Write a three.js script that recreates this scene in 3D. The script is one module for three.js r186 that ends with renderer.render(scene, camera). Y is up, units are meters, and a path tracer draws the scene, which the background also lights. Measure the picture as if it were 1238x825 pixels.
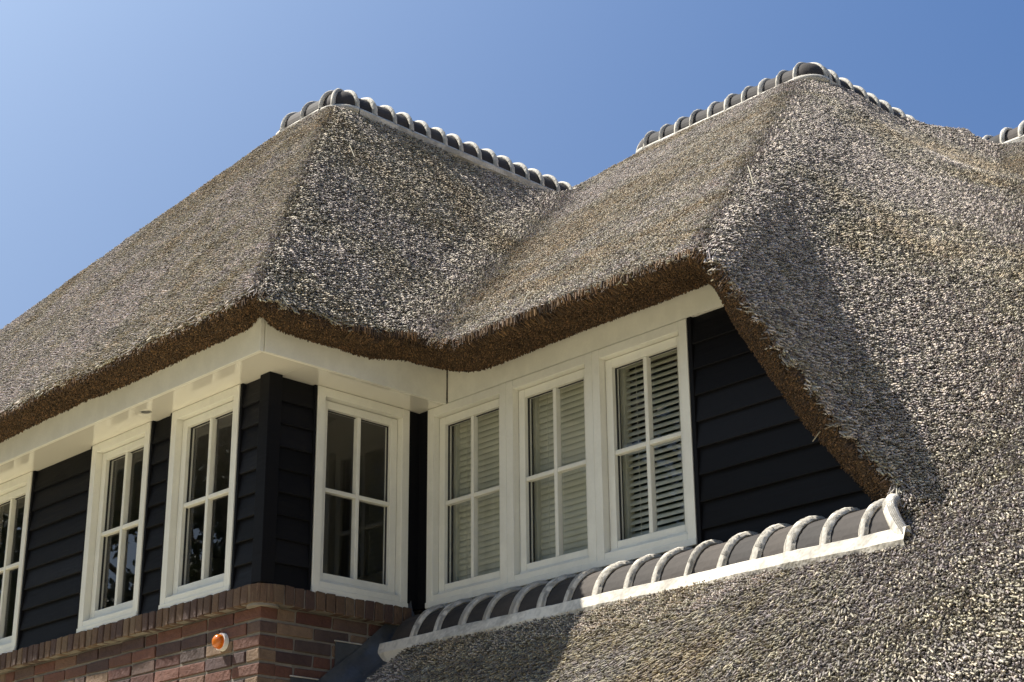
import * as THREE from 'three';
import { RoundedBoxGeometry } from 'three/addons/geometries/RoundedBoxGeometry.js';
import { mergeGeometries } from 'three/addons/utils/BufferGeometryUtils.js';

// ---------------------------------------------------------------- camera, sky, sun, exposure
const SILL = 3.4;                                   // height of the upper window sills above the ground
const scene = new THREE.Scene();
const camera = new THREE.PerspectiveCamera(22.66, 1024 / 682, 0.1, 900);
camera.position.set(6.5444, SILL - 1.8078, 4.6463);
camera.rotation.set(0.363, 0.8037, -0.0091, 'YXZ');
camera.updateMatrixWorld(true);
const sunDir = new THREE.Vector3(-0.67, 1, 0.312).normalize();
const lerp = (a, b, t) => a + (b - a) * t, clamp = (v, a, b) => Math.min(b, Math.max(a, v));
function hash3(i, j, k) { let h = Math.imul(i, 374761393) ^ Math.imul(j, 668265263) ^ Math.imul(k, 1274126177); h = Math.imul(h ^ (h >>> 13), 1274126177); return ((h ^ (h >>> 16)) >>> 0) / 4294967296; }
function noise3(x, y, z) {
  const i = Math.floor(x), j = Math.floor(y), k = Math.floor(z); let u = x - i, v = y - j, w = z - k;
  u = u * u * (3 - 2 * u); v = v * v * (3 - 2 * v); w = w * w * (3 - 2 * w);
  return lerp(lerp(lerp(hash3(i, j, k), hash3(i + 1, j, k), u), lerp(hash3(i, j + 1, k), hash3(i + 1, j + 1, k), u), v),
    lerp(lerp(hash3(i, j, k + 1), hash3(i + 1, j, k + 1), u), lerp(hash3(i, j + 1, k + 1), hash3(i + 1, j + 1, k + 1), u), v), w);
}
const fbm = (x, y, z) => 0.5 * noise3(x, y, z) + 0.3 * noise3(2.1 * x, 2.1 * y, 2.1 * z) + 0.2 * noise3(4.3 * x, 4.3 * y, 4.3 * z);
{ // clear summer sky: deep blue away from the sun, a broad pale glow round it, whiter towards the horizon
  const w = 1536, h = 768, d = new Float32Array(w * h * 4);
  for (let y = 0; y < h; y++) for (let x = 0; x < w; x++) {
    const el = ((y + 0.5) / h - 0.5) * Math.PI, az = ((x + 0.5) / w - 0.5) * 2 * Math.PI, e = Math.max(el, 0);
    const dx = Math.cos(el) * Math.cos(az), dy = Math.sin(el), dz = Math.cos(el) * Math.sin(az);
    const ga = Math.acos(Math.min(1, dx * sunDir.x + dy * sunDir.y + dz * sunDir.z)), glow = 1.5 * Math.exp(-Math.pow(ga / 0.63, 2)), hz = 0.9 * Math.exp(-e / 0.27), o = 4 * (y * w + x);
    const deep = [0.0, 0.10, 0.385], pale = [0.50, 0.64, 0.80], halo = [0.93, 1.05, 1.08];
    for (let k = 0; k < 3; k++) d[o + k] = 0.475 * (deep[k] * (1 - hz) + pale[k] * hz + glow * halo[k]);
    const ci = fbm(dx * 3.2 + 5, dy * 9 + 2, dz * 3.2 + 1), wisp = 0.030 * Math.pow(clamp((ci - 0.47) * 4, 0, 1), 1.5) * (0.4 + fbm(dx * 14, dy * 30, dz * 14)); // thin, even cirrus over the whole sky
    for (let k = 0; k < 3; k++) d[o + k] += wisp;
    d[o + 3] = 1;
  }
  const t = new THREE.DataTexture(d, w, h, THREE.RGBAFormat, THREE.FloatType); t.mapping = THREE.EquirectangularReflectionMapping; t.magFilter = t.minFilter = THREE.LinearFilter; t.needsUpdate = true;
  scene.background = t; scene.environment = t;
}
const sun = new THREE.DirectionalLight(new THREE.Color(1, 0.95, 0.86), 5);
sun.position.copy(sunDir).multiplyScalar(60); sun.castShadow = true; sun.shadow.radius = 1;
Object.assign(sun.shadow.camera, { left: -30, right: 30, top: 30, bottom: -30, near: 1, far: 140 });
sun.shadow.mapSize.set(4096, 4096); scene.add(sun); scene.add(sun.target);
const renderer = new THREE.WebGLRenderer({ antialias: true });
renderer.setSize(1024, 682);
renderer.toneMapping = THREE.LinearToneMapping; renderer.toneMappingExposure = 2.15;
renderer.shadowMap.enabled = true;

// ---------------------------------------------------------------- helpers
function rng(seed) { let a = seed >>> 0; return () => { a = (a + 0x6D2B79F5) >>> 0; let t = a; t = Math.imul(t ^ (t >>> 15), t | 1); t ^= t + Math.imul(t ^ (t >>> 7), t | 61); return ((t ^ (t >>> 14)) >>> 0) / 4294967296; }; }
const rand = rng(7);
const rr = (a, b) => a + (b - a) * rand();
const smin = (a, b, k) => { const h = Math.max(k - Math.abs(a - b), 0); return Math.min(a, b) - h * h / (4 * k); };
const smax = (a, b, k) => -smin(-a, -b, k);
const lin = (r, g, b) => new THREE.Color().setRGB(r, g, b);
function std(r, g, b, rough = 0.8, extra = {}) { return new THREE.MeshStandardMaterial({ color: lin(r, g, b), roughness: rough, ...extra }); }
function phys(r, g, b, rough, extra = {}) { return new THREE.MeshPhysicalMaterial({ color: lin(r, g, b), roughness: rough, ...extra }); }

// tiling noise texture (values 0..255), sampler f(u,v in 0..1) -> [r,g,b]
function texture(n, m, f, srgb) {
  const d = new Uint8Array(n * m * 4);
  for (let y = 0; y < m; y++) for (let x = 0; x < n; x++) { const c = f(x / n, y / m, x, y), o = 4 * (y * n + x); d[o] = clamp(c[0], 0, 255); d[o + 1] = clamp(c[1], 0, 255); d[o + 2] = clamp(c[2], 0, 255); d[o + 3] = 255; }
  const t = new THREE.DataTexture(d, n, m); t.wrapS = t.wrapT = THREE.RepeatWrapping; t.magFilter = THREE.LinearFilter; t.minFilter = THREE.LinearMipmapLinearFilter; t.generateMipmaps = true;
  if (srgb) t.colorSpace = THREE.SRGBColorSpace; t.needsUpdate = true; return t;
}
function tnoise(u, v, fu, fv, s) { // periodic value noise
  const x = u * fu, y = v * fv, i = Math.floor(x), j = Math.floor(y); let a = x - i, b = y - j; a = a * a * (3 - 2 * a); b = b * b * (3 - 2 * b);
  const h = (p, q) => hash3(((p % fu) + fu) % fu, ((q % fv) + fv) % fv, s);
  return lerp(lerp(h(i, j), h(i + 1, j), a), lerp(h(i, j + 1), h(i + 1, j + 1), a), b);
}
const grainBump = texture(256, 256, (u, v) => { const g = 255 * (0.5 * tnoise(u, v, 6, 64, 1) + 0.3 * tnoise(u, v, 12, 128, 2) + 0.2 * tnoise(u, v, 64, 128, 3)); return [g, g, g]; });
const roughBump = texture(256, 256, (u, v) => { const g = 255 * (0.4 * tnoise(u, v, 8, 8, 4) + 0.3 * tnoise(u, v, 32, 32, 5) + 0.3 * tnoise(u, v, 128, 128, 6)); return [g, g, g]; });
const mottle = texture(256, 256, (u, v) => { const g = 185 + 70 * (0.45 * tnoise(u, v, 5, 5, 7) + 0.3 * tnoise(u, v, 21, 21, 8) + 0.25 * tnoise(u, v, 90, 90, 9)); return [g, g * 0.985, g * 0.965]; }, true);

const stains = texture(256, 256, (u, v) => { const n = 0.5 * tnoise(u, v, 7, 7, 14) + 0.3 * tnoise(u, v, 25, 25, 15) + 0.2 * tnoise(u, v, 100, 100, 16), g = 255 - 62 * clamp((n - 0.42) * 3, 0, 1); return [g, g * 0.985, g * 0.96]; }, true);
const paint = texture(256, 256, (u, v) => { const n = 0.5 * tnoise(u, v, 6, 6, 24) + 0.3 * tnoise(u, v, 30, 18, 25) + 0.2 * tnoise(u, v, 110, 110, 26), g = 255 - 9 * clamp((n - 0.4) * 3, 0, 1); return [g, g, g * 0.99]; }, true);

// uv in metres from position and face normal
function metreUV(g, s = 1, ox = 0, oy = 0) {
  const p = g.attributes.position, n = g.attributes.normal, uv = new Float32Array(p.count * 2);
  for (let i = 0; i < p.count; i++) {
    const ax = Math.abs(n.getX(i)), ay = Math.abs(n.getY(i)), az = Math.abs(n.getZ(i)); let a, b;
    if (ay > ax && ay > az) { a = p.getX(i); b = p.getZ(i); } else if (ax > az) { a = p.getZ(i); b = p.getY(i); } else { a = p.getX(i); b = p.getY(i); }
    uv[2 * i] = a * s + ox; uv[2 * i + 1] = b * s + oy;
  }
  g.setAttribute('uv', new THREE.BufferAttribute(uv, 2)); return g;
}
// chamfered box between two corners
function box(x0, x1, y0, y1, z0, z1, r = 0.003) {
  const w = x1 - x0, h = y1 - y0, d = z1 - z0, q = Math.min(r, w / 3, h / 3, d / 3);
  const g = q > 0 ? new RoundedBoxGeometry(w, h, d, 1, q) : new THREE.BoxGeometry(w, h, d);
  g.translate((x0 + x1) / 2, (y0 + y1) / 2, (z0 + z1) / 2); return metreUV(g);
}
const merge = (list) => mergeGeometries(list.map((g) => (g.index ? g.toNonIndexed() : g)), false);
function mesh(name, g, m, parent) {
  const o = new THREE.Mesh(Array.isArray(g) ? merge(g) : g, m); o.name = name; o.castShadow = o.receiveShadow = true; parent.add(o); return o;
}
function group(name, parent) { const o = new THREE.Group(); o.name = name; parent.add(o); return o; }

// ---------------------------------------------------------------- materials
const M = {
  cream: phys(0.79, 0.775, 0.71, 0.38, { clearcoat: 0.25, clearcoatRoughness: 0.25, bumpMap: roughBump, bumpScale: 0.0006, map: paint }),
  soffit: phys(0.80, 0.77, 0.68, 0.12, { ior: 1.6, clearcoat: 1, clearcoatRoughness: 0.06 }),
  black: phys(0.006, 0.006, 0.0075, 0.6,  { specularIntensity: 0.25, bumpMap: grainBump, bumpScale: 0.0015 }),
  black2: phys(0.009, 0.009, 0.011, 0.55, { specularIntensity: 0.25, bumpMap: grainBump, bumpScale: 0.002 }),
  black3: phys(0.005, 0.005, 0.006, 0.65, { specularIntensity: 0.25, bumpMap: grainBump, bumpScale: 0.0018 }),
  glass: phys(1, 1, 1, 0.01, { transmission: 1, thickness: 0, ior: 1.52, specularIntensity: 1 }),
  mortar: std(0.68, 0.65, 0.59, 0.95, { bumpMap: roughBump, bumpScale: 0.006, map: stains }),
  joint: std(0.30, 0.275, 0.24, 0.95, { bumpMap: roughBump, bumpScale: 0.004, map: mottle }),
  lead: std(0.10, 0.11, 0.125, 0.42, { bumpMap: roughBump, bumpScale: 0.003, metalness: 0.3, map: mottle }),
  slat: std(0.46, 0.47, 0.38, 0.5),
  room: std(0.16, 0.15, 0.14, 0.9),
  gasket: std(0.02, 0.02, 0.02, 0.7),
};
const tileMats = [[0.062, 0.056, 0.053], [0.072, 0.064, 0.06], [0.055, 0.051, 0.05], [0.085, 0.074, 0.067]].map((c) => phys(c[0], c[1], c[2], 0.8, { specularIntensity: 0.4, map: mottle, bumpMap: roughBump, bumpScale: 0.002 }));
const brickMats = [[0.16, 0.075, 0.055], [0.12, 0.052, 0.042], [0.21, 0.12, 0.085], [0.085, 0.05, 0.048], [0.25, 0.17, 0.115], [0.14, 0.09, 0.075], [0.18, 0.08, 0.058], [0.10, 0.07, 0.064]].map((c) => std(c[0], c[1], c[2], 0.92, { map: mottle, bumpMap: roughBump, bumpScale: 0.006 }));
const rowlockMats = [[0.16, 0.10, 0.065], [0.12, 0.075, 0.055], [0.19, 0.13, 0.085], [0.10, 0.06, 0.05], [0.14, 0.085, 0.055]].map((c) => std(c[0], c[1], c[2], 0.92, { map: mottle, bumpMap: roughBump, bumpScale: 0.006 }));

// ---------------------------------------------------------------- ground
{
  const g = new THREE.PlaneGeometry(600, 600, 1, 1); g.rotateX(-Math.PI / 2); metreUV(g, 0.5);
  const o = mesh('ground', g, std(0.085, 0.095, 0.03, 0.95, { map: mottle, bumpMap: roughBump, bumpScale: 0.03 }), scene);
  o.userData = { kind: 'structure', label: 'lawn around the house', category: 'lawn' };
  const t = metreUV(new THREE.PlaneGeometry(40, 24).rotateX(-Math.PI / 2), 0.7); t.translate(6, 0.004, 8.5);
  const p = mesh('terrace', t, std(0.42, 0.365, 0.24, 0.9, { bumpMap: roughBump, bumpScale: 0.01 }), scene);
  p.userData = { kind: 'structure', label: 'pale sandy gravel terrace in front of the house', category: 'terrace' };
}

// ---------------------------------------------------------------- the house
const house = group('thatched_house', scene);
house.userData = { label: 'thatched house with black weatherboards, white windows and brick lower walls', category: 'house' };
const at = (o) => { o.position.y += SILL; return o; };        // house measures are taken from the upper window sills
const H0 = 1.05;                                              // window head and soffit level

// ---- thatch: one solid from swept roof slopes, cut at the eaves, meshed with surface nets
const EX = 0.47, EZ = 0.46, CZ = -0.53;
const edgeZ = (x) => { const t = clamp((x - 2.25) / 0.7, 0, 1); return lerp(CZ, -0.89, t * t * (3 - 2 * t)); };   // the eave over the three windows draws back to the wall as its verge comes down
const low = (x, z) => -0.26 - 0.8 * (z + 0.73);
function topOf(x, z) {
  // wing with the hipped front: ridge along z
  let w1 = smin(1.155 + 1.285 * (EX - x), 1.173 + 1.305 * (EZ - z), 0.06);
  w1 = smin(w1, 3.76 - 0.446 * (-2.08 - x), 0.12); w1 = smin(w1, 3.72, 0.08);
  if (z < -4.2) w1 -= (-4.2 - z) * 1.5;
  // wing over the three windows: ridge along x, then turning back along z
  const C = 1.106 + 0.822 * (CZ - z), over = Math.max(0, x - 2.3), X = 4.4 - 1.56 * (x - 0.21) - 1.08 * over * over * Math.exp(Math.min(0, z - CZ) * 0.7);
  const hipK = clamp(0.10 + 0.12 * (C - 1.145), 0.10, 0.5);
  const w2 = Math.min(smin(C, X, hipK), 4.42 + 0.75 * (x + 1.34), 4.42 + 1.3 * (z + 4.9));
  const w3 = Math.min(smin(C, X, hipK), 4.42 + 1.5 * (x + 0.12), 4.42 + 0.34 * (z + 5.80));
  let w23 = smin(Math.max(w2, w3), 4.42, 0.06);
  // long low slope with its ridge far behind
  let w4 = Math.min(low(x, z), 4.36, 4.36 + 1.2 * (z + 6.8));
  if (x < 0.0) w4 += x * 3;
  const k4 = clamp(0.4 + 0.75 * (CZ - z), 0.4, 1.9) * clamp((4.45 - w4) / 1.6, 0.3, 1);
  const right = Math.min(smax(w23, w4, k4), 4.42);
  // shoulder of thatch that the far ridge runs in under
  const sx = x - 0.15, sz = z + 5.8, st = clamp((sx * 0.18 + sz * -0.85) / (0.18 * 0.18 + 0.85 * 0.85), 0, 1), sd = Math.hypot(sx - 0.18 * st, sz + 0.85 * st);
  const shoulder = 4.41 + 0.19 * st - 1.1 * Math.max(0, sd - 0.08);
  return smax(smax(w1, right, 0.4), shoulder, 0.25);
}
const G = { x0: -5.1, y0: -1.85, z0: -7.4, h: 0.033, nx: 318, ny: 200, nz: 252 };
const nxz = G.nx * G.nz;
const Hup = new Float32Array(nxz), gUp = new Float32Array(nxz), cutD = new Float32Array(nxz);
for (let k = 0; k < G.nz; k++) for (let i = 0; i < G.nx; i++) {
  const x = G.x0 + i * G.h, z = G.z0 + k * G.h, q = k * G.nx + i;
  const w = 0.03 * (fbm(x * 2.2, 3.1, z * 2.2) - 0.5) + 0.03 * (fbm(x * 0.8, 9.1, z * 0.8) - 0.5);
  const t = topOf(x, z), e = 0.01; Hup[q] = t + w;
  const dx = (topOf(x + e, z) - t) / e, dz = (topOf(x, z + e) - t) / e; gUp[q] = 1 / Math.sqrt(1 + dx * dx + dz * dz);
  const wob = 0.018 * (fbm(x * 3, 1.7, z * 3) - 0.5);
  cutD[q] = smin(smax(x - EX, z - EZ, 0.14), z - edgeZ(x), 0.16) + wob;
}
function capsule(x, y, z, ax, ay, az, bx, by, bz, r) {
  const px = x - ax, py = y - ay, pz = z - az, dx = bx - ax, dy = by - ay, dz = bz - az;
  const t = clamp((px * dx + py * dy + pz * dz) / (dx * dx + dy * dy + dz * dz), 0, 1);
  return Math.hypot(px - t * dx, py - t * dy, pz - t * dz) - r;
}
const THICK = 0.21, tiltAt = (x) => lerp(1.32, 1.75, clamp((x - 0.4) / 0.5, 0, 1)) * lerp(1, 0.1, clamp((x - 2.6) / 0.4, 0, 1)), gL = 1 / Math.sqrt(1.64);
let lastCut = 0;
function solid(x, y, z, q) {
  const H = Hup[q], g = gUp[q], top = (y - H) * g;
  const cut = (cutD[q] + tiltAt(x) * (H - y) * g) * 0.65;
  let f = smax(smax(top, cut, 0.03), (H - y) * g - THICK, 0.02);
  lastCut = cut - top;
  // pockets where two ridges run in under the thatch
  f = smax(f, -capsule(x, y, z, -1.66, 3.76, -2.6, -1.66, 3.76, -3.86, 0.19), 0.03);
  f = smax(f, -capsule(x, y, z, 0.43, 4.39, -6.58, 3.0, 4.40, -6.66, 0.24), 0.03);
  // lower roof in front of the three windows
  const L = low(x, z) + 0.03 * (fbm(x * 2.2, 5.1, z * 2.2) - 0.5), tl = (y - L) * gL;
  const lw = smax(smax(smax(tl, 0.18 - x - Math.max(0, (z + 0.7) * 0.12), 0.1), (L - 0.34 - y) * gL, 0.02), Math.max(-0.80 - z - clamp((x - 2.92) * 20, 0, 4), z - 0.75), 0.04);
  if (lw < f) lastCut = -1;
  return Math.min(f, lw);
}
const thatchGeo = (() => {
  const { nx, ny, nz, h } = G, F = new Float32Array(nx * ny * nz);
  for (let k = 0; k < nz; k++) for (let i = 0; i < nx; i++) { const q = k * nx + i, x = G.x0 + i * h, z = G.z0 + k * h; for (let j = 0; j < ny; j++) F[(j * nz + k) * nx + i] = solid(x, G.y0 + j * h, z, q); }
  const id = new Int32Array(nx * ny * nz).fill(-1), P = [], C = [], I = [];
  const sx = 1, sz = nx, sy = nx * nz, off = [0, sx, sz, sx + sz, sy, sy + sx, sy + sz, sy + sx + sz];
  const E = [[0, 1], [2, 3], [4, 5], [6, 7], [0, 2], [1, 3], [4, 6], [5, 7], [0, 4], [1, 5], [2, 6], [3, 7]];
  for (let j = 0; j < ny - 1; j++) for (let k = 0; k < nz - 1; k++) for (let i = 0; i < nx - 1; i++) {
    const b = j * sy + k * sz + i; let m = 0; for (let c = 0; c < 8; c++) if (F[b + off[c]] < 0) m |= 1 << c;
    if (m === 0 || m === 255) continue;
    let X = 0, Y = 0, Z = 0, n = 0;
    for (const [p, q] of E) { const fp = F[b + off[p]], fq = F[b + off[q]]; if (fp < 0 === fq < 0) continue; const t = fp / (fp - fq); const g = (c, bit) => (c & bit ? 1 : 0); X += lerp(g(p, 1), g(q, 1), t); Z += lerp(g(p, 2), g(q, 2), t); Y += lerp(g(p, 4), g(q, 4), t); n++; }
    id[b] = P.length / 3; const x = G.x0 + (i + X / n) * h, y = G.y0 + (j + Y / n) * h, z = G.z0 + (k + Z / n) * h;
    P.push(x, y, z); solid(x, y, z, k * nx + i); C.push(lastCut);
  }
  for (let j = 1; j < ny - 1; j++) for (let k = 1; k < nz - 1; k++) for (let i = 1; i < nx - 1; i++) {
    const b = j * sy + k * sz + i, s = F[b] < 0;
    const quad = (a, c, d, e, flip) => { if (a < 0 || c < 0 || d < 0 || e < 0) return; if (flip) I.push(a, d, c, a, e, d); else I.push(a, c, d, a, d, e); };
    if (s !== F[b + sx] < 0) quad(id[b], id[b - sy], id[b - sy - sz], id[b - sz], !s);
    if (s !== F[b + sy] < 0) quad(id[b], id[b - sz], id[b - sz - sx], id[b - sx], !s);
    if (s !== F[b + sz] < 0) quad(id[b], id[b - sx], id[b - sx - sy], id[b - sy], !s);
  }
  const g = new THREE.BufferGeometry(); g.setAttribute('position', new THREE.Float32BufferAttribute(P, 3)); g.setIndex(I); g.computeVertexNormals();
  g.userData.cut = C; return g;
})();
{ // unweathered reed where the eaves are cut, grey reed elsewhere
  const c = thatchGeo.userData.cut, col = new Float32Array(c.length * 3);
  for (let i = 0; i < c.length; i++) { const k = c[i] > -0.01 && thatchGeo.attributes.position.getX(i) < 2.93 ? 1 : 0; col[3 * i] = lerp(0.075, 0.06, k); col[3 * i + 1] = lerp(0.06, 0.036, k); col[3 * i + 2] = lerp(0.045, 0.018, k); }
  thatchGeo.setAttribute('color', new THREE.BufferAttribute(col, 3)); metreUV(thatchGeo, 1); thatchGeo.userData = {  cut: c };
}
const thatch = at(mesh('thatch_roof', thatchGeo, std(1, 1, 1, 0.95, { vertexColors: true, bumpMap: roughBump, bumpScale: 0.01 }), house));
thatch.userData.label = 'weathered grey reed thatch with brown cut eaves';

// reed ends: tufts of short cut stems set into the thatch, where it can be seen from in front of the house
{
  // a patch is a handful of single stems; local y stands off the thatch, local z runs down the slope
  function patch(stems, lift0, lift1, len0, len1, out0, out1, rad) {
    const parts = [];
    for (let s = 0; s < stems; s++) {
      const r = rr(0.0024, 0.0044) * rad, L = rr(len0, len1), g = new THREE.CylinderGeometry(r * rr(0.7, 1), r, L, 4, 1, false).toNonIndexed();
      g.translate(0, -L / 2, 0); g.rotateY(rr(0, 6)); g.rotateX(Math.PI / 2 - rr(lift0, lift1)); g.rotateY(rr(-0.3, 0.3));
      g.translate(rr(-0.021, 0.021), lerp(out0, out1, Math.pow(rand(), 1.8)), rr(-0.021, 0.021));
      const t = Math.pow(rr(0.45, 1.28), 1.7), n = g.attributes.position.count, c = new Float32Array(n * 3), y = rr(0.92, 1.02), b = rr(0.82, 1.05); for (let i = 0; i < n; i++) { c[3 * i] = t; c[3 * i + 1] = t * y; c[3 * i + 2] = t * b; }
      g.setAttribute('color', new THREE.BufferAttribute(c, 3)); g.deleteAttribute('uv'); parts.push(g);
    }
    return mergeGeometries(parts, false);
  }
  const tufts = [], KINDS = [[0.45, 0.95, 0.04, 0.065, -0.004, 0.030, 1.05], [1.15, 1.57, 0.03, 0.05, -0.004, 0.012, 0.95], [0.25, 0.6, 0.045, 0.075, -0.002, 0.018, 1.15]], VAR = 8;
  for (const k of KINDS) for (let v = 0; v < VAR; v++) tufts.push(patch(14, ...k));
  const tuftVariants = tufts.length;
  const P = thatchGeo.attributes.position, N = thatchGeo.attributes.normal, I = thatchGeo.index.array, cut = thatchGeo.userData.cut;
  const cam = camera.position.clone(); cam.y -= SILL; const inv = camera.matrixWorld.clone().invert();
  const ty = Math.tan(22.66 / 2 * Math.PI / 180), tx = ty * 1.5;
  const list = [], v = new THREE.Vector3(), n = new THREE.Vector3(), t = new THREE.Vector3(), d = new THREE.Vector3(), up = new THREE.Vector3(0, 1, 0);
  const a = new THREE.Vector3(), b = new THREE.Vector3(), c = new THREE.Vector3(), ab = new THREE.Vector3(), ac = new THREE.Vector3(), w = new THREE.Vector3();
  let area = 0;
  for (let f = 0; f < I.length; f += 3) {
    a.fromBufferAttribute(P, I[f]); b.fromBufferAttribute(P, I[f + 1]); c.fromBufferAttribute(P, I[f + 2]);
    w.copy(a).add(b).add(c).divideScalar(3); ab.subVectors(b, a); ac.subVectors(c, a); n.crossVectors(ab, ac); const A = n.length() / 2; n.normalize();
    v.set(w.x, w.y + SILL, w.z).applyMatrix4(inv); const spread = Math.max(Math.abs(v.x) / (-v.z * tx), Math.abs(v.y) / (-v.z * ty)); if (v.z > -1 || spread > 1.7) continue; const share = spread < 1.12 ? 1 : 0.4;
    ab.subVectors(cam, w).normalize(); if (n.dot(ab) < -0.15) continue;
    let seen = false; // skip thatch that no viewpoint near the front can see
    for (const [ox, oz] of [[0, 0], [0.9, -0.9], [-0.9, 0.9]]) {
      c.set(cam.x + ox, cam.y + 0.1, cam.z + oz); ac.subVectors(c, w).normalize(); let ok = true;
      for (let s = 0.16; s < 7; s += 0.09) { const x = w.x + ac.x * s, y = w.y + ac.y * s, z = w.z + ac.z * s; if (y < G.y0 || y > 4.7) break; const i = Math.round((x - G.x0) / G.h), k = Math.round((z - G.z0) / G.h); if (i < 0 || k < 0 || i >= G.nx || k >= G.nz) break; if (solid(x, y, z, k * G.nx + i) < -0.03) { ok = false; break; } }
      if (ok) { seen = true; break; }
    }
    if (!seen) continue;
    area += A * share; list.push(f, A * share);
  }
  const TOTAL = 250000, per = TOTAL / area; console.log('reed area', area, 'per m2', per);
  const mats = tufts.map(() => []), cols = tufts.map(() => []), q = new THREE.Quaternion(), m4 = new THREE.Matrix4(), sc = new THREE.Vector3();
  for (let e = 0; e < list.length; e += 2) {
    const f = list[e]; let cnt = list[e + 1] * per; cnt = Math.floor(cnt) + (rand() < cnt % 1 ? 1 : 0);
    for (let s = 0; s < cnt; s++) {
      let u = rand(), vv = rand(); if (u + vv > 1) { u = 1 - u; vv = 1 - vv; }
      const i0 = I[f], i1 = I[f + 1], i2 = I[f + 2], l0 = 1 - u - vv;
      w.set(0, 0, 0).addScaledVector(a.fromBufferAttribute(P, i0), l0).addScaledVector(b.fromBufferAttribute(P, i1), u).addScaledVector(c.fromBufferAttribute(P, i2), vv);
      n.set(0, 0, 0).addScaledVector(a.fromBufferAttribute(N, i0), l0).addScaledVector(b.fromBufferAttribute(N, i1), u).addScaledVector(c.fromBufferAttribute(N, i2), vv).normalize();
      const isCut = (cut[i0] * l0 + cut[i1] * u + cut[i2] * vv + rr(-0.012, 0.012) > -0.012 || n.y < 0) && w.x < 2.93, lowRoof = w.x > 0.5 && w.z > edgeZ(w.x) + 0.02 && w.y < 0.1 || w.x > 3.1;
      t.copy(up).multiplyScalar(-1).addScaledVector(n, n.y); if (t.lengthSq() < 1e-4) t.set(0, 0, 1); t.normalize();
      if (lowRoof || w.x > 2.2) { const fan = clamp((w.x - 2.3) * 0.5, 0, 0.75); t.x += fan; t.addScaledVector(n, -t.dot(n)).normalize(); } // the reed is laid fanwise round the foot of the verge
      const si = rr(0.9, 1.12), side = d.crossVectors(n, t).normalize(); if (isCut) sc.set(si, rr(0.8, 1), si); else sc.set(si, rr(0.8, 1.15), si);
      a.copy(n); a.x += rr(-0.12, 0.12); a.y += rr(-0.12, 0.12); a.z += rr(-0.12, 0.12); a.normalize(); b.crossVectors(a, t); b.normalize(); c.crossVectors(b, a);
      m4.makeBasis(b, a, c); m4.scale(sc); m4.setPosition(w.x, w.y, w.z); const k = (isCut ? VAR : lowRoof ? 2 * VAR : 0) + Math.floor(rand() * VAR); mats[k].push(...m4.elements);
      // grey weathered reed, with browner and ochre patches where it is less bleached
      const br = fbm(w.x * 1.1 + 4, w.y * 1.1, w.z * 1.1), fine = fbm(w.x * 5 + 9, w.y * 5, w.z * 5), hood = w.x > -0.6 && w.x < 2.1 && w.z < -0.5 && n.z > 0.25 && n.x < 0.35 ? 1 : 0, foot = lowRoof && w.x < 2.6 ? 1 : 0;
      const pb = clamp((br - 0.45) * 3.2 + (fine - 0.5) * 1.4 + 0.55 * hood + 0.8 * foot, 0, 1), vr = rand();
      let R = lerp(0.27, 0.56, vr), Gc = R * 0.895, B = R * 0.79;
      R *= lerp(1, 0.86, pb); Gc = lerp(Gc, R * 0.83, pb); B = lerp(B, R * 0.58, pb);
      if (isCut) { const tn = lerp(0.07, 0.2, vr); R = tn; Gc = tn * 0.60; B = tn * 0.29; }
      cols[k].push(R, Gc, B);
    }
  }
  const reedMat = std(1, 1, 1, 0.75, { vertexColors: true });
  for (let k = 0; k < tuftVariants; k++) {
    const cnt = mats[k].length / 16, im = new THREE.InstancedMesh(tufts[k], reedMat, cnt); im.name = 'reed_ends'; im.castShadow = im.receiveShadow = true;
    for (let i = 0; i < cnt; i++) { m4.fromArray(mats[k], i * 16); im.setMatrixAt(i, m4); im.setColorAt(i, lin(cols[k][3 * i], cols[k][3 * i + 1], cols[k][3 * i + 2])); }
    im.userData.kind = 'stuff'; thatch.add(im);
  }
}

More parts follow.
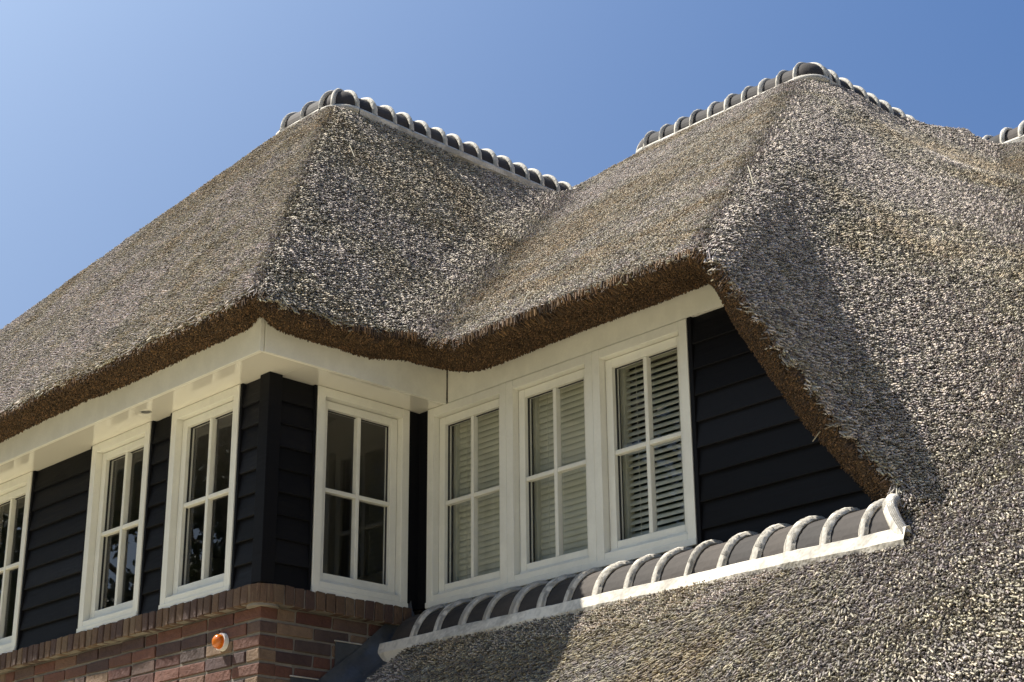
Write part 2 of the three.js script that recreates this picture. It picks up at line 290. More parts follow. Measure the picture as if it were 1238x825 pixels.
// ---- ridges: half-round tiles bedded in mortar with a mortar rib over every joint
function ridgeRun(name, from, to, n, r, label, capA, capB) {
  const len = from.distanceTo(to), step = len / n, dir = to.clone().sub(from).normalize(), q = new THREE.Quaternion().setFromUnitVectors(new THREE.Vector3(0, 0, 1), dir);
  const run = group(name, house); run.position.copy(from); run.quaternion.copy(q); at(run); run.userData.label = label;
  // build the arch explicitly: angle 0..pi over the top
  const arch = (r0, r1, z0, z1, segs = 16) => {
    const p = [], idx = [], a0 = -0.12, a1 = Math.PI + 0.12;
    for (let s = 0; s <= segs; s++) { const a = lerp(a0, a1, s / segs); for (const [R, Z] of [[r0, z0], [r1, z1], [r1 - 0.012, z1], [r0 - 0.012, z0]]) p.push(Math.cos(a) * R, Math.sin(a) * R, Z); }
    for (let s = 0; s < segs; s++) for (let e = 0; e < 4; e++) { const A = s * 4 + e, B = s * 4 + (e + 1) % 4, C2 = A + 4, D = B + 4; idx.push(A, B, C2, B, D, C2); }
    const g = new THREE.BufferGeometry(); g.setAttribute('position', new THREE.Float32BufferAttribute(p, 3)); g.setIndex(idx); const f = g.toNonIndexed(); f.computeVertexNormals(); return metreUV(f);
  };
  const rib = (rad, wdt) => { const g = new THREE.TorusGeometry(rad, wdt, 7, 22, Math.PI + 0.2); g.rotateZ(-0.1); const p = g.attributes.position; for (let i = 0; i < p.count; i++) { const k = 0.004 * (noise3(p.getX(i) * 60, p.getY(i) * 60, p.getZ(i) * 60 + rad * 900) - 0.5); p.setXYZ(i, p.getX(i) * (1 + k * 8), p.getY(i) * (1 + k * 8), p.getZ(i) + k); } g.computeVertexNormals(); return metreUV(g.toNonIndexed()); };
  const tg = [arch(r * 0.93, r, 0, step - 0.004), arch(r * 0.94, r * 1.01, 0.001, step - 0.003), arch(r * 0.92, r * 0.99, 0, step - 0.005)], rg = [rib(r + 0.006, 0.017), rib(r + 0.009, 0.0155), rib(r + 0.004, 0.0185)];
  for (let i = 0; i < n; i++) {
    const t = mesh('ridge_tile', tg[i % 3], tileMats[Math.floor(rand() * 4)], run); t.position.z = i * step; t.rotation.z = rr(-0.03, 0.03); t.rotation.x = rr(-0.012, 0.012); t.scale.setScalar(rr(0.975, 1.02));
    const b = mesh('mortar_rib', rg[Math.floor(rand() * 3)], M.mortar, run); b.position.z = (i + 1) * step - 0.004 + rr(-0.006, 0.006); b.rotation.y = rr(-0.06, 0.06); b.scale.set(rr(0.985, 1.02), rr(0.985, 1.025), rr(0.8, 1.35));
    if (i === 0) { const b0 = mesh('mortar_rib', rg[0], M.mortar, run); b0.position.z = 0; }
  }
  for (const s of [-1, 1]) { // mortar bedding along both sides
    const p = [], idx = [], m = Math.ceil(len / 0.06);
    for (let i = 0; i <= m; i++) { const z = len * i / m, w = (noise3(z * 9, s * 7, r * 50) - 0.5) * 0.012; for (const [x, y] of [[r - 0.03, 0.0], [r + 0.004, -0.004], [r + 0.034 + w, -0.034], [r + 0.03 + w, -0.07], [r - 0.03, -0.12]]) p.push(s * x, y, z); }
    for (let i = 0; i < m; i++) for (let e = 0; e < 5; e++) { const A = i * 5 + e, B = i * 5 + (e + 1) % 5, C2 = A + 5, D = B + 5; if (s > 0) idx.push(A, C2, B, B, C2, D); else idx.push(A, B, C2, B, D, C2); }
    const g = new THREE.BufferGeometry(); g.setAttribute('position', new THREE.Float32BufferAttribute(p, 3)); g.setIndex(idx); const f = g.toNonIndexed(); f.computeVertexNormals(); mesh('mortar_bed', metreUV(f), M.mortar, run);
  }
  for (const [z, on] of [[0, capA], [len, capB]]) if (on) { // rounded stop at a corner or a free end
    const g = new THREE.SphereGeometry(r + 0.004, 20, 8, 0, Math.PI, 0, Math.PI / 2 + 0.35); const t = mesh('ridge_tile', metreUV(g.toNonIndexed()), tileMats[1], run); t.position.z = z; if (!z) t.rotation.y = Math.PI;
    const k = new THREE.TorusGeometry(r + 0.004, 0.03, 8, 18, Math.PI); k.rotateX(Math.PI / 2); k.translate(0, -0.036, 0); mesh('mortar_bed', metreUV(k.toNonIndexed()), M.mortar, t);
    const b = mesh('mortar_rib', (() => { const c = new THREE.TorusGeometry(r + 0.01, 0.017, 7, 12, Math.PI / 2 + 0.1); c.rotateZ(-0.1); c.rotateY(-Math.PI / 2 + 0.5); return metreUV(c.toNonIndexed()); })(), M.mortar, t); b.rotation.y = on === 2 ? 0.9 : 0;
  }
  return run;
}
const V = (x, y, z) => new THREE.Vector3(x, y, z);
const RR = 0.155;
ridgeRun('ridge', V(-1.69, 3.785, -1.70), V(-1.69, 3.785, -3.95), 14, RR, 'ridge of half-round tiles running from the front hip back to the next roof', 1, 0);
ridgeRun('ridge', V(-1.71, 3.79, -1.69), V(-2.14, 3.79, -1.69), 2, RR, 'short ridge of half-round tiles across the front hip', 0, 1);
ridgeRun('ridge', V(0.02, 4.48, -4.74), V(-1.48, 4.48, -4.74), 9, RR, 'ridge of half-round tiles on the highest roof above the shuttered windows', 1, 1);
ridgeRun('ridge', V(0.02, 4.475, -4.74), V(0.02, 4.475, -5.94), 7, RR, 'ridge of half-round tiles dropping back from the peak', 0, 1);
ridgeRun('ridge', V(0.40, 4.415, -6.68), V(3.4, 4.415, -6.68), 17, RR, 'ridge of half-round tiles coming out of a dark pocket in the thatch');

// ---- tiled flashing along the foot of the wall with the shuttered windows
{
  const f = group('tile_flashing', house); at(f); f.userData.label = 'row of curved dark tiles with pale mortar ribs at the wall foot';
  const X0 = 0.085, STEP = 0.1755, N = 16;
  const prof = []; for (let i = 0; i <= 10; i++) { const t = i / 10, a = t * 1.45; prof.push([-0.985 + 0.265 * Math.pow(Math.sin(a) / Math.sin(1.45), 0.9), -0.035 - 0.215 * (1 - Math.cos(a)) / (1 - Math.cos(1.45))]); }
  const shell = (w, lift) => {
    const p = [], idx = [], n = prof.length;
    for (const [z, y] of prof) p.push(0, y - 0.006, z, w, y - 0.006 + lift, z + lift, w, y - 0.03, z - 0.015, 0, y - 0.03, z - 0.015);
    for (let s = 0; s < n - 1; s++) for (let e = 0; e < 4; e++) { const A = s * 4 + e, B = s * 4 + (e + 1) % 4, C2 = A + 4, D = B + 4; idx.push(A, C2, B, B, C2, D); }
    const g = new THREE.BufferGeometry(); g.setAttribute('position', new THREE.Float32BufferAttribute(p, 3)); g.setIndex(idx); const q = g.toNonIndexed(); q.computeVertexNormals(); return metreUV(q);
  };
  const ribGeo = [0, 1, 2].map((v) => { const c = new THREE.CatmullRomCurve3(prof.map(([z, y], i) => V((noise3(i * 0.7, v * 5, 2) - 0.5) * 0.008, y + 0.001, z + 0.002))); const g = new THREE.TubeGeometry(c, 20, 0.0195, 7); const p = g.attributes.position; for (let i = 0; i < p.count; i++) { const k = (noise3(p.getX(i) * 70 + v * 9, p.getY(i) * 70, p.getZ(i) * 70) - 0.5) * 0.008; p.setXYZ(i, p.getX(i) + k, p.getY(i) + k * 0.6, p.getZ(i) + k * 0.6); } g.computeVertexNormals(); return metreUV(g.toNonIndexed()); });
  const sg = [shell(STEP, 0.006), shell(STEP, 0.01), shell(STEP, 0.003)];
  for (let i = 0; i < N; i++) {
    const t = mesh('flashing_tile', sg[i % 3], tileMats[Math.floor(rand() * 4)], f); t.position.x = X0 + i * STEP;
    const r = mesh('mortar_rib', ribGeo[Math.floor(rand() * 3)], M.mortar, f); const tw = rr(-0.05, 0.05); r.position.x = X0 + (i + 1) * STEP + rr(-0.005, 0.005) + 0.83 * tw; r.rotation.y = tw; r.scale.x = rr(0.85, 1.35);
  }
  // last wedge of tile and its mortar edge against the thatch
  const xe = X0 + N * STEP, wg = shell(0.15, 0.0); { const p = wg.attributes.position; for (let i = 0; i < p.count; i++) { const k = clamp((-0.035 - p.getY(i)) / 0.215, 0, 1); p.setX(i, p.getX(i) * (0.25 + 0.75 * k)); } wg.computeVertexNormals(); }
  mesh('flashing_tile', wg, tileMats[1], f).position.x = xe;
  const edge = new THREE.TubeGeometry(new THREE.CatmullRomCurve3(prof.map(([z, y]) => V(xe + 0.045 + 0.15 * clamp((-0.035 - y) / 0.215, 0, 1), y + 0.002, z + 0.003))), 16, 0.030, 7); mesh('mortar_edge', metreUV(edge.toNonIndexed()), M.mortar, f);
  const p = [], idx = [], m = 70, len = xe + 0.21 - X0 + 0.06;
  for (let i = 0; i <= m; i++) { const x = X0 - 0.06 + len * i / m, w = (noise3(x * 9, 3, 1) - 0.5) * 0.014; for (const [z, y] of [[-0.735, -0.20], [-0.705, -0.21], [-0.678 + w, -0.262], [-0.69 + w, -0.33], [-0.76, -0.33]]) p.push(x, y + w * 0.4, z); }
  for (let i = 0; i < m; i++) for (let e = 0; e < 5; e++) { const A = i * 5 + e, B = i * 5 + (e + 1) % 5, C2 = A + 5, D = B + 5; idx.push(A, B, C2, B, D, C2); }
  const g = new THREE.BufferGeometry(); g.setAttribute('position', new THREE.Float32BufferAttribute(p, 3)); g.setIndex(idx); const q = g.toNonIndexed(); q.computeVertexNormals(); mesh('mortar_bed', metreUV(q), M.mortar, f);
}

// ---- eaves: fascia boards and glossy soffit
{
  const FX = 0.236, FZ = 0.232;
  const put = (n, g, m, label) => { const o = at(mesh(n, g, m, house)); if (label) o.userData.label = label; };
  put('fascia_board', box(-4.6, FX - 0.005, H0 - 0.004, 1.33, FZ - 0.022, FZ, 0.002), M.cream);
  put('fascia_board', box(FX - 0.022, FX, H0 - 0.004, 1.33, -0.955, FZ - 0.026, 0.002), M.cream);
  { const s = new THREE.Shape([[FX + 0.003, H0 + 0.001], [2.1, H0 + 0.001], [2.1, 1.09], [2.0, 1.2], [1.84, 1.3], [FX + 0.003, 1.3]].map((p) => new THREE.Vector2(...p))); const g = new THREE.ExtrudeGeometry(s, { depth: 0.04, bevelEnabled: false }); g.translate(0, 0, -1.002); put('fascia_board', metreUV(g), M.cream); }
  put('soffit', box(-4.6, FX - 0.024, H0, H0 + 0.02, -0.06, FZ - 0.024, 0), M.soffit, 'glossy cream soffit mirroring the windows below');
  put('soffit', box(-0.06, FX - 0.024, H0, H0 + 0.02, -1.02, -0.062, 0), M.soffit);
  const lamp = group('recessed_downlight', scene); lamp.position.set(-0.937, SILL + H0, 0.124);
  lamp.userData = { label: 'small round recessed downlight in the soffit above the upper windows', category: 'downlight' };
  const rg = new THREE.TorusGeometry(0.027, 0.004, 8, 28); rg.rotateX(Math.PI / 2); mesh('trim_ring', rg, std(0.55, 0.54, 0.5, 0.3, { metalness: 0.8 }), lamp);
  const lens = new THREE.CylinderGeometry(0.024, 0.024, 0.004, 24); lens.translate(0, -0.001, 0); mesh('lens', lens, std(0.09, 0.09, 0.09, 0.25), lamp);
}

// ---- windows (built facing +z with the frame's left bottom corner at the origin)
function makeWindow(w) {
  const h = H0, F = 0.048, S = 0.043, o = new THREE.Group(); o.name = 'window';
  const bars = (x0, x1, y0, y1, t, tb, z0, z1) => [box(x0, x0 + t, y0, y1, z0, z1), box(x1 - t, x1, y0, y1, z0, z1), box(x0 + t, x1 - t, y1 - t, y1, z0, z1 - 0.001), box(x0 + t, x1 - t, y0, y0 + tb, z0, z1 - 0.001)];
  mesh('frame', bars(0, w, 0.0, h - 0.002, F, 0.05, -0.09, 0.018), M.cream, o);
  mesh('sill', box(-0.002, w + 0.002, -0.012, 0.018, -0.02, 0.023), M.cream, o);
  const x0 = F + 0.003, x1 = w - F - 0.003, y0 = 0.054, y1 = h - F - 0.005;
  const sash = mesh('sash', [...bars(x0, x1, y0, y1, S, S + 0.008, -0.07, -0.022), box(x0 + 0.004, x1 - 0.004, y0 + 0.002, y0 + 0.014, -0.024, -0.014, 0.002)], M.cream, o);
  mesh('gasket', bars(x0 + S - 0.004, x1 - S + 0.004, y0 + S + 0.004, y1 - S + 0.004, 0.008, 0.008, -0.056, -0.044), M.gasket, o);
  const gx0 = x0 + S, gx1 = x1 - S, gy0 = y0 + S + 0.008, gy1 = y1 - S, mx = (gx0 + gx1) / 2, my = (gy0 + gy1) / 2, b = 0.0115;
  mesh('glazing_bar', box(mx - b, mx + b, gy0, gy1, -0.06, -0.026, 0.004), M.cream, o);
  mesh('glazing_bar', box(gx0, mx - b, my - b, my + b, -0.06, -0.027, 0.004), M.cream, o); mesh('glazing_bar', box(mx + b, gx1, my - b, my + b, -0.06, -0.027, 0.004), M.cream, o);
  for (const [a, c] of [[gx0, mx - b], [mx + b, gx1]]) for (const [d, e] of [[gy0, my - b], [my + b, gy1]]) { const g = new THREE.PlaneGeometry(c - a, e - d); g.translate((a + c) / 2, (d + e) / 2, -0.05); const p = mesh('pane', g, M.glass, o); p.rotation.y = rr(-0.003, 0.003); p.rotation.x = rr(-0.003, 0.003); }
  return o;
}
const addWindow = (w, x, z, turn, label) => { const o = makeWindow(w); o.position.set(x, SILL, z); o.rotation.y = turn; o.userData.label = label; house.add(o); return o; };
addWindow(0.61, -2.94, 0, 0, 'white four-pane window beside the widest weatherboard panel');
addWindow(0.59, -1.65, 0, 0, 'white four-pane window between two weatherboard panels');
addWindow(0.61, -0.85, 0, 0, 'white four-pane window next to the outer corner post');
addWindow(0.606, 0, -0.286, Math.PI / 2, 'white four-pane window in the short return wall');
const CW = 0.5973;
for (let i = 0; i < 3; i++) addWindow(CW, 0.087 + i * (CW + 0.0005), -0.973, 0, ['white four-pane window in the inner corner, blind shut', 'white four-pane window in the middle of three, blind shut', 'white four-pane window beside the black boarded gable, blind open'][i]);

// blinds hang behind the three windows
for (let i = 0; i < 3; i++) {
  const open = i === 2, o = group('venetian_blind', scene); if (i) o.name += '_00' + i; const x = 0.087 + i * CW, cx = x + CW / 2;
  o.position.set(cx, SILL, -1.115);
  o.userData = { category: 'blind', group: 'blinds behind the row of three windows', label: ['closed pale slatted blind in the window of the inner corner', 'closed pale slatted blind in the middle one of three windows', 'half open slatted blind in the window beside the black boards'][i] };
  const sg = (() => { const p = [], idx = []; for (const s of [-1, 1]) for (let e = 0; e <= 6; e++) { const t = e / 6 - 0.5; p.push(s * 0.215, 0.006 * (1 - 4 * t * t), t * 0.041); } for (let e = 0; e < 6; e++) idx.push(e, e + 1, e + 7, e + 1, e + 8, e + 7); const g = new THREE.BufferGeometry(); g.setAttribute('position', new THREE.Float32BufferAttribute(p, 3)); g.setIndex(idx); g.computeVertexNormals(); return g; })();
  for (let s = 0; s < 30; s++) { const m = mesh('slat', sg, M.slat, o); m.position.y = 0.09 + s * 0.0308; m.rotation.x = (open ? 0.85 : 1.3) + rr(-0.02, 0.02); m.rotation.z = rr(-0.004, 0.004); m.material.side = THREE.DoubleSide; }
  mesh('head_rail', box(-0.22, 0.22, 1.0, 1.04, -0.03, 0.03), M.slat, o); mesh('bottom_rail', box(-0.215, 0.215, 0.055, 0.075, -0.02, 0.02), M.slat, o);
  for (const s of [-1, 1]) { const c = new THREE.CylinderGeometry(0.0015, 0.0015, 0.94, 5); c.translate(s * 0.13, 0.53, 0.032); mesh('cord', c, M.slat, o); mesh('side_stile', box(s * 0.226 - 0.012, s * 0.226 + 0.012, 0.03, 1.04, -0.02, 0.03), M.slat, o); }
}

// ---- black weatherboards: overlapping, each board thicker at its lower edge
function board(len, h, shear = 0) {
  const y0 = -0.012, y1 = h, t0 = 0.030, t1 = 0.012, n = Math.max(1, Math.round(len / 0.25)), p = [], idx = [], seed = rand() * 99;
  for (let i = 0; i <= n; i++) { const x = len * i / n, w = (noise3(x * 3, seed, 1) - 0.5) * 0.006, v = (noise3(x * 2, seed, 5) - 0.5) * 0.006; const xt = x - (i === n ? shear * h : 0); p.push(x, y0 + v, 0.004, x, y0 + v, t0 + w - 0.002, x, y0 + 0.003 + v, t0 + w, xt, y1, t1, xt, y1, 0.004); }
  for (let i = 0; i < n; i++) for (let e = 0; e < 5; e++) { const A = i * 5 + e, B = i * 5 + (e + 1) % 5, C2 = A + 5, D = B + 5; idx.push(A, B, C2, B, D, C2); }
  idx.push(0, 2, 1, 0, 3, 2, 0, 4, 3); const o = n * 5; idx.push(o, o + 1, o + 2, o, o + 2, o + 3, o, o + 3, o + 4);
  const g = new THREE.BufferGeometry(); g.setAttribute('position', new THREE.Float32BufferAttribute(p, 3)); g.setIndex(idx); const q = g.toNonIndexed(); q.computeVertexNormals(); return metreUV(q, 1, rand(), rand());
}
const blacks = [M.black, M.black2, M.black3];
function cladding(x, z, turn, len, rows, y0, y1, lenAt, label) {
  const c = group('weatherboard_panel', house); c.position.set(x, SILL, z); c.rotation.y = turn; c.userData.label = label;
  mesh('backing', box(0, len, y0, y1, -0.12, 0.003, 0), M.black3, c);
  const h = (y1 - y0) / rows;
  for (let r = 0; r < rows; r++) { const L = lenAt ? lenAt(y0 + r * h) : len; if (L < 0.05) continue; const b = mesh('board', board(L, h, lenAt ? 0.74 : 0), blacks[Math.floor(rand() * 3)], c); b.position.y = y0 + r * h; b.position.x = 0; b.rotation.z = 0; }
  return c;
}
const postAt = (x0, x1, z0, z1, label) => { const o = at(mesh('corner_post', box(x0, x1, -0.004, H0 - 0.001, z0, z1), M.black, house)); if (label) o.userData.label = label; };
cladding(-3.6, -0.02, 0, 0.655, 9, 0, H0 - 0.002, null, 'black weatherboards left of the row of windows');
cladding(-2.325, -0.02, 0, 0.67, 9, 0, H0 - 0.002, null, 'wide panel of black weatherboards between windows');
cladding(-1.055, -0.02, 0, 0.20, 9, 0, H0 - 0.002, null, 'narrow strip of black weatherboards between two windows');
cladding(-0.235, -0.02, 0, 0.175, 9, 0, H0 - 0.002, null, 'black weatherboards beside the outer corner post');
cladding(-0.02, -0.06, Math.PI / 2, 0.222, 9, 0, H0 - 0.002, null, 'black weatherboards on the return wall');
postAt(-0.062, 0.018, -0.062, 0.018);
postAt(-0.11, 0.012, -0.976, -0.896); postAt(0.013, 0.083, -1.04, -0.962);
for (const [x, t] of [[-2.318, 0], [-1.668, 0], [-1.05, 0], [-0.868, 0], [-0.232, 0]]) at(mesh('trim_strip', box(x - 0.004, x + 0.014, 0, H0 - 0.001, -0.03, 0.014), M.black, house));
at(mesh('trim_strip', box(-0.03, 0.014, 0, H0 - 0.001, -0.283, -0.268), M.black, house));
at(mesh('trim_strip', box(1.884, 1.908, -0.06, H0 - 0.001, -1.02, -0.955), M.black, house));
cladding(1.906, -0.99, 0, 0.1, 9, -0.06, H0, (y) => 2.073 - 1.906 + 0.05 + (1.048 - y) * 0.74, 'black boarded gable closed off by the sloping thatch edge');
at(mesh('wall_backing', (() => { const s = new THREE.Shape([[1.9, -0.3], [2.9, -0.3], [2.9, -0.04], [2.12, 1.02], [1.9, 1.06]].map((p) => new THREE.Vector2(...p))); const g = new THREE.ExtrudeGeometry(s, { depth: 0.1, bevelEnabled: false }); g.translate(0, 0, -1.13); return g; })(), M.black3, house));
at(mesh('base_board', box(0.02, 2.9, -0.16, -0.014, -1.02, -0.968), M.black3, house));

// ---- brick walls below
function brickGeo(l, h, d, seed) {
  const g = new RoundedBoxGeometry(l, h, d, 2, 0.005), p = g.attributes.position;
  for (let i = 0; i < p.count; i++) { const k = (a) => (noise3(p.getX(i) * 38 + seed, p.getY(i) * 38 + a, p.getZ(i) * 38) - 0.5) * 0.007; p.setXYZ(i, p.getX(i) + k(0), p.getY(i) + k(17), p.getZ(i) + k(31)); }
  g.computeVertexNormals(); return metreUV(g, 2, seed * 0.37, seed * 0.61);
}
const COURSE = 0.0665, BH = 0.0545, BL = 0.212, BD = 0.1, JOINT = 0.012;
const stretchers = [1, 2, 3, 4].map((s) => brickGeo(BL, BH, BD, s)), headers = [5, 6, 7].map((s) => brickGeo(BD, BH, BD, s)), rowlocks = [8, 9, 10, 11].map((s) => brickGeo(0.052, 0.092, 0.11, s));
function brickWall(x, z, turn, len, rows, label, phase) {       // bricks run from the corner along local x
  const w = group('brick_wall', house); w.position.set(x, SILL, z); w.rotation.y = turn; w.userData.label = label;
  mesh('mortar_joint', box(0.008, len, -SILL, -0.102, -0.2, -0.009, 0), M.joint, w);
  for (let r = 0; r < rows; r++) {
    const y = -0.105 - COURSE * (r + 0.5); let u = 0, i = 0; const odd = (r + phase) % 2;
    while (u < len - 0.03) {
      const head = (i === 0 && odd) || (i > 0 && hash3(r, i, 5) < 0.12), L = head ? BD : BL;
      const list = head ? headers : stretchers, m = mesh('brick', list[Math.floor(rand() * list.length)], brickMats[Math.floor(rand() * brickMats.length)], w);
      m.position.set(u + L / 2, y, -BD / 2 + rr(-0.002, 0.0025)); m.rotation.y = (rand() < 0.5 ? Math.PI : 0) + rr(-0.006, 0.006); m.rotation.z = rr(-0.006, 0.006); u += L + JOINT; i++;
    }
  }
  return w;
}
{
  const a = brickWall(-0.015, -0.012, 0, 3.1, 9, 'brown brick wall below the long row of windows', 0);
  a.scale.x = -1;                                                // runs leftwards from the corner
  brickWall(-0.015, -0.115, Math.PI / 2, 0.9, 11, 'brown brick wall below the return window', 1);
  // rowlock course under the windows
  const c = group('rowlock_course', house); at(c); c.userData.label = 'course of upright bricks forming the sill ledge';
  mesh('mortar_joint', [box(-3.1, -0.05, -0.1, -0.012, -0.1, 0.024, 0), box(-0.1, 0.024, -0.1, -0.012, -0.9, -0.05, 0), (() => { const g = new THREE.CylinderGeometry(0.078, 0.078, 0.10, 24); g.translate(-0.05, -0.063, -0.05); return metreUV(g); })()], M.joint, c);
  const rl = (x, z, turn) => { const b = mesh('brick', rowlocks[Math.floor(rand() * 4)], rowlockMats[Math.floor(rand() * 5)], c); b.position.set(x, -0.054 + rr(-0.002, 0.002), z); b.rotation.y = turn + rr(-0.02, 0.02); b.rotation.x = rr(-0.02, 0.02); };
  for (let x = -0.085; x > -3.05; x -= 0.0615) rl(x, -0.021 + rr(-0.002, 0.003), 0);
  for (let z = -0.085; z > -0.93; z -= 0.0615) rl(-0.021 + rr(-0.002, 0.003), z, Math.PI / 2);
  for (const t of [0.08, 0.47, 0.86, 1.25, 1.5]) rl(-0.052 + Math.sin(t) * 0.029, -0.052 + Math.cos(t) * 0.029, t);
}
// hidden remainder of the shell, so that rooms and attic are closed
at(mesh('outer_wall', [box(-3.75, -3.62, -SILL, 1.3, -5, -0.02, 0), box(-3.75, 3.6, -SILL, 1.2, -5.15, -5.0, 0), box(3.3, 6.0, -SILL, -1.6, 0.2, 0.4, 0), box(0.0, 3.3, -SILL, -0.95, -0.15, 0.05, 0)], M.joint, house));
at(mesh('room_lining', [
  box(-3.6, -0.13, -0.9, -0.85, -3.3, -0.13, 0), box(-3.6, -0.13, 1.1, 1.14, -3.3, -0.13, 0), box(-3.6, 0.0, -0.9, 1.14, -3.4, -3.3, 0), box(-3.62, -3.58, -0.9, 1.14, -3.3, -0.13, 0), box(-0.16, -0.1, -0.9, 1.14, -3.3, -0.98, 0), box(-3.6, -0.13, -0.85, -0.01, -0.16, -0.125, 0), box(-0.16, -0.125, -0.85, -0.01, -0.98, -0.13, 0),
  box(-0.1, 1.98, -0.9, -0.85, -3.6, -1.14, 0), box(-0.1, 1.98, 1.1, 1.14, -3.6, -1.1, 0), box(-0.1, 1.98, -0.9, 1.14, -3.7, -3.6, 0), box(1.94, 1.98, -0.9, 1.1, -3.6, -1.14, 0), box(-0.1, 1.9, -0.9, -0.016, -1.14, -1.08, 0)], M.room, house));

// ---- lead where the lower thatch meets the brick wall
{
  const l = group('lead_flashing', house); at(l); l.userData.label = 'dark crumpled lead sheet between brick wall and lower thatch';
  const p = [], idx = [], nu = 26, nv = 12;
  for (let i = 0; i <= nu; i++) for (let j = 0; j <= nv; j++) { const s = i / nu, t = j / nv, z = -0.93 + 1.15 * s, yb = low(0, z); const k = (noise3(s * 16, t * 6, 4) - 0.5) * 0.026; p.push(0.004 + 0.30 * t * t + k, yb + 0.13 - 0.19 * Math.sin(t * 1.7) + k, z + (noise3(s * 9, t * 6, 8) - 0.5) * 0.02); }
  for (let i = 0; i < nu; i++) for (let j = 0; j < nv; j++) { const A = i * (nv + 1) + j, B = A + 1, C2 = A + nv + 1, D = C2 + 1; idx.push(A, C2, B, B, C2, D); }
  const g = new THREE.BufferGeometry(); g.setAttribute('position', new THREE.Float32BufferAttribute(p, 3)); g.setIndex(idx); g.computeVertexNormals(); mesh('lead_sheet', metreUV(g), Object.assign(M.lead, { side: THREE.DoubleSide }), l);
  for (const [z0, z1, y0, y1] of [[-0.78, -0.46, -0.62, -0.225], [-0.5, -0.2, -0.86, -0.425], [-0.26, 0.02, -1.05, -0.62]]) { mesh('lead_step', box(-0.014, -0.0085, y0, y1, z0, z1, 0.002), M.lead, l); mesh('mortar_line', box(-0.015, -0.006, y1 + 0.001, y1 + 0.007, z0 - 0.005, z1 + 0.005, 0.002), M.mortar, l); }
}

// ---- amber alarm lamp on the brick
{
  const o = group('alarm_lamp', scene); o.position.set(-0.305, SILL - 0.244, -0.012); o.userData = { label: 'round amber alarm lamp with a white base on the brick wall', category: 'lamp' };
  const b = new THREE.CylinderGeometry(0.042, 0.044, 0.022, 28); b.rotateX(Math.PI / 2); b.translate(0, 0, 0.011); mesh('base', b, std(0.72, 0.7, 0.66, 0.4), o);
  const pts = []; for (let i = 0; i <= 8; i++) { const a = i / 8 * Math.PI / 2; pts.push(new THREE.Vector2(0.036 * Math.cos(a), 0.02 + 0.012 * Math.min(1, i / 2) + 0.028 * Math.sin(a))); }
  const d = new THREE.LatheGeometry(pts, 28); d.rotateX(Math.PI / 2); mesh('dome', d, phys(0.72, 0.2, 0.006, 0.15, { transmission: 0.35, thickness: 0, clearcoat: 0.6 }), o);
  const c = new THREE.CylinderGeometry(0.012, 0.012, 0.03, 12); c.rotateX(Math.PI / 2); c.translate(0, 0, 0.033); mesh('bulb', c, std(0.6, 0.5, 0.3, 0.3, { metalness: 0.4 }), o);
}

// ---- loose straws standing off the thatch
{
  const straw = (a, b, sag) => { const m = a.clone().lerp(b, 0.5); m.y += sag; at(mesh('loose_straw', new THREE.TubeGeometry(new THREE.CatmullRomCurve3([a, m, b]), 8, 0.0028, 4), std(0.42, 0.37, 0.26, 0.8), house)); };
  straw(V(2.66, 0.36, -0.9), V(2.60, 0.27, -0.86), 0.0);
  const off = V(0.028, 0.04, 0.02);
  for (const [a, b, sag] of [[V(0.24, 1.467, -0.806), V(-0.032, 1.815, -1.347), -0.02], [V(1.70, 2.09, -1.715), V(1.822, 1.90, -1.587), 0.01], [V(-1.02, 3.083, -1.245), V(-0.909, 2.94, -1.20), 0], [V(1.0, 2.5, -2.25), V(1.05, 2.44, -2.13), 0.01], [V(1.35, 2.55, -2.9), V(1.43, 2.49, -2.82), 0.02], [V(1.2, 1.24, -0.62), V(1.23, 1.13, -0.54), 0.01]]) straw(a.add(off), b.add(off), sag);
}

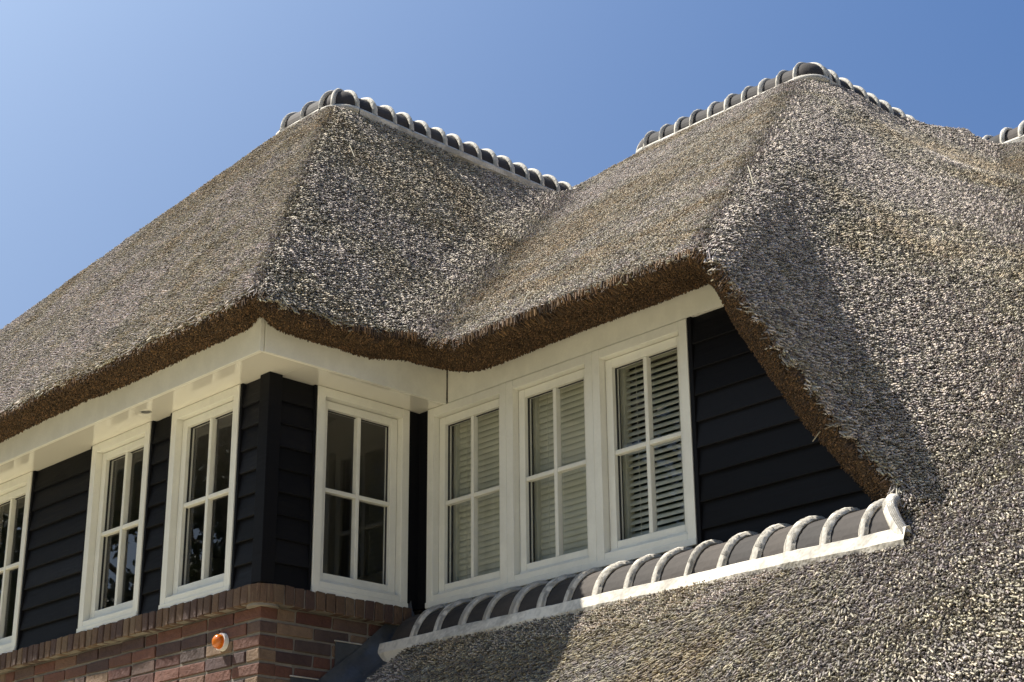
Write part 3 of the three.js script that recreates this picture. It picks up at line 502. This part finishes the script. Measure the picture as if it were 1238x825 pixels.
// ---------------------------------------------------------------- trees across the garden, mirrored in the panes
{
  const bark = std(0.07, 0.055, 0.04, 0.95, { bumpMap: roughBump, bumpScale: 0.02 }), leafMat = std(0.055, 0.085, 0.025, 0.6, { side: THREE.DoubleSide });
  const t0 = group('broadleaf_tree', scene);
  const trunk = new THREE.CylinderGeometry(0.1, 0.24, 6, 10, 6); { const p = trunk.attributes.position; for (let i = 0; i < p.count; i++) p.setX(i, p.getX(i) + 0.12 * Math.sin(p.getY(i) * 0.9)); } trunk.translate(0, 3, 0);
  const limbs = []; const lob = [];
  for (let i = 0; i < 16; i++) { const a = i * 2.4, y = 2.6 + i * 0.48, r = 1.3 + 1.5 * Math.sin(Math.PI * (i + 1) / 18); const e = V(Math.cos(a) * r, y + 1.0, Math.sin(a) * r); limbs.push(new THREE.TubeGeometry(new THREE.CatmullRomCurve3([V(0.05, y - 0.7, 0), e.clone().multiplyScalar(0.5).setY(y + 0.2), e]), 6, 0.045, 5)); lob.push(e); }
  lob.push(V(0, 10.3, 0), V(0.4, 9.2, 0.3));
  mesh('trunk', merge([trunk, ...limbs]), bark, t0);
  const P = [], ids = []; 
  for (let i = 0; i < 13000; i++) { const c = lob[Math.floor(rand() * lob.length)], u = rr(-1, 1), ph = rr(0, 6.283), R = Math.cbrt(rand()) * rr(0.7, 1.15), s = Math.sqrt(1 - u * u), o = V(c.x + R * s * Math.cos(ph), c.y + R * u * 0.8, c.z + R * s * Math.sin(ph)), d1 = V(rr(-1, 1), rr(-1, 1), rr(-1, 1)).normalize(), d2 = d1.clone().cross(V(rr(-1, 1), rr(-1, 1), rr(-1, 1))).normalize(), l = rr(0.07, 0.13), k = P.length / 3;
    for (const [a, b] of [[-1, 0], [0, 0.5], [1, 0], [0, -0.5]]) P.push(o.x + (d1.x * a + d2.x * b) * l, o.y + (d1.y * a + d2.y * b) * l, o.z + (d1.z * a + d2.z * b) * l); ids.push(k, k + 1, k + 2, k, k + 2, k + 3); }
  const g = new THREE.BufferGeometry(); g.setAttribute('position', new THREE.Float32BufferAttribute(P, 3)); g.setIndex(ids); g.computeVertexNormals(); mesh('crown', g, leafMat, t0);
  const spots = [[-15, 10, 1.0], [-10.5, 14, 1.12], [-20, 6.5, 1.05], [-6, 18, 1.1], [-24, 15, 1.3], [-14, 20, 1.35], [3, 23, 1.25], [12, 22, 1.3], [22, 19, 1.2], [28, 8, 1.3], [29, -3, 1.25], [28, -13, 1.3], [-29, 4, 1.35], [-18.5, 13, 1.1], [-12.5, 11, 0.9]];
  spots.forEach(([x, z, s], i) => { const o = i ? t0.clone() : t0; if (i) { o.name = 'broadleaf_tree_' + String(i).padStart(3, '0'); scene.add(o); } o.position.set(x, 0, z); o.rotation.y = i * 1.7; o.scale.setScalar(s); o.userData = { label: 'leafy green tree across the garden facing the house', category: 'tree', group: 'trees across the garden' }; });
}
renderer.render(scene, camera);
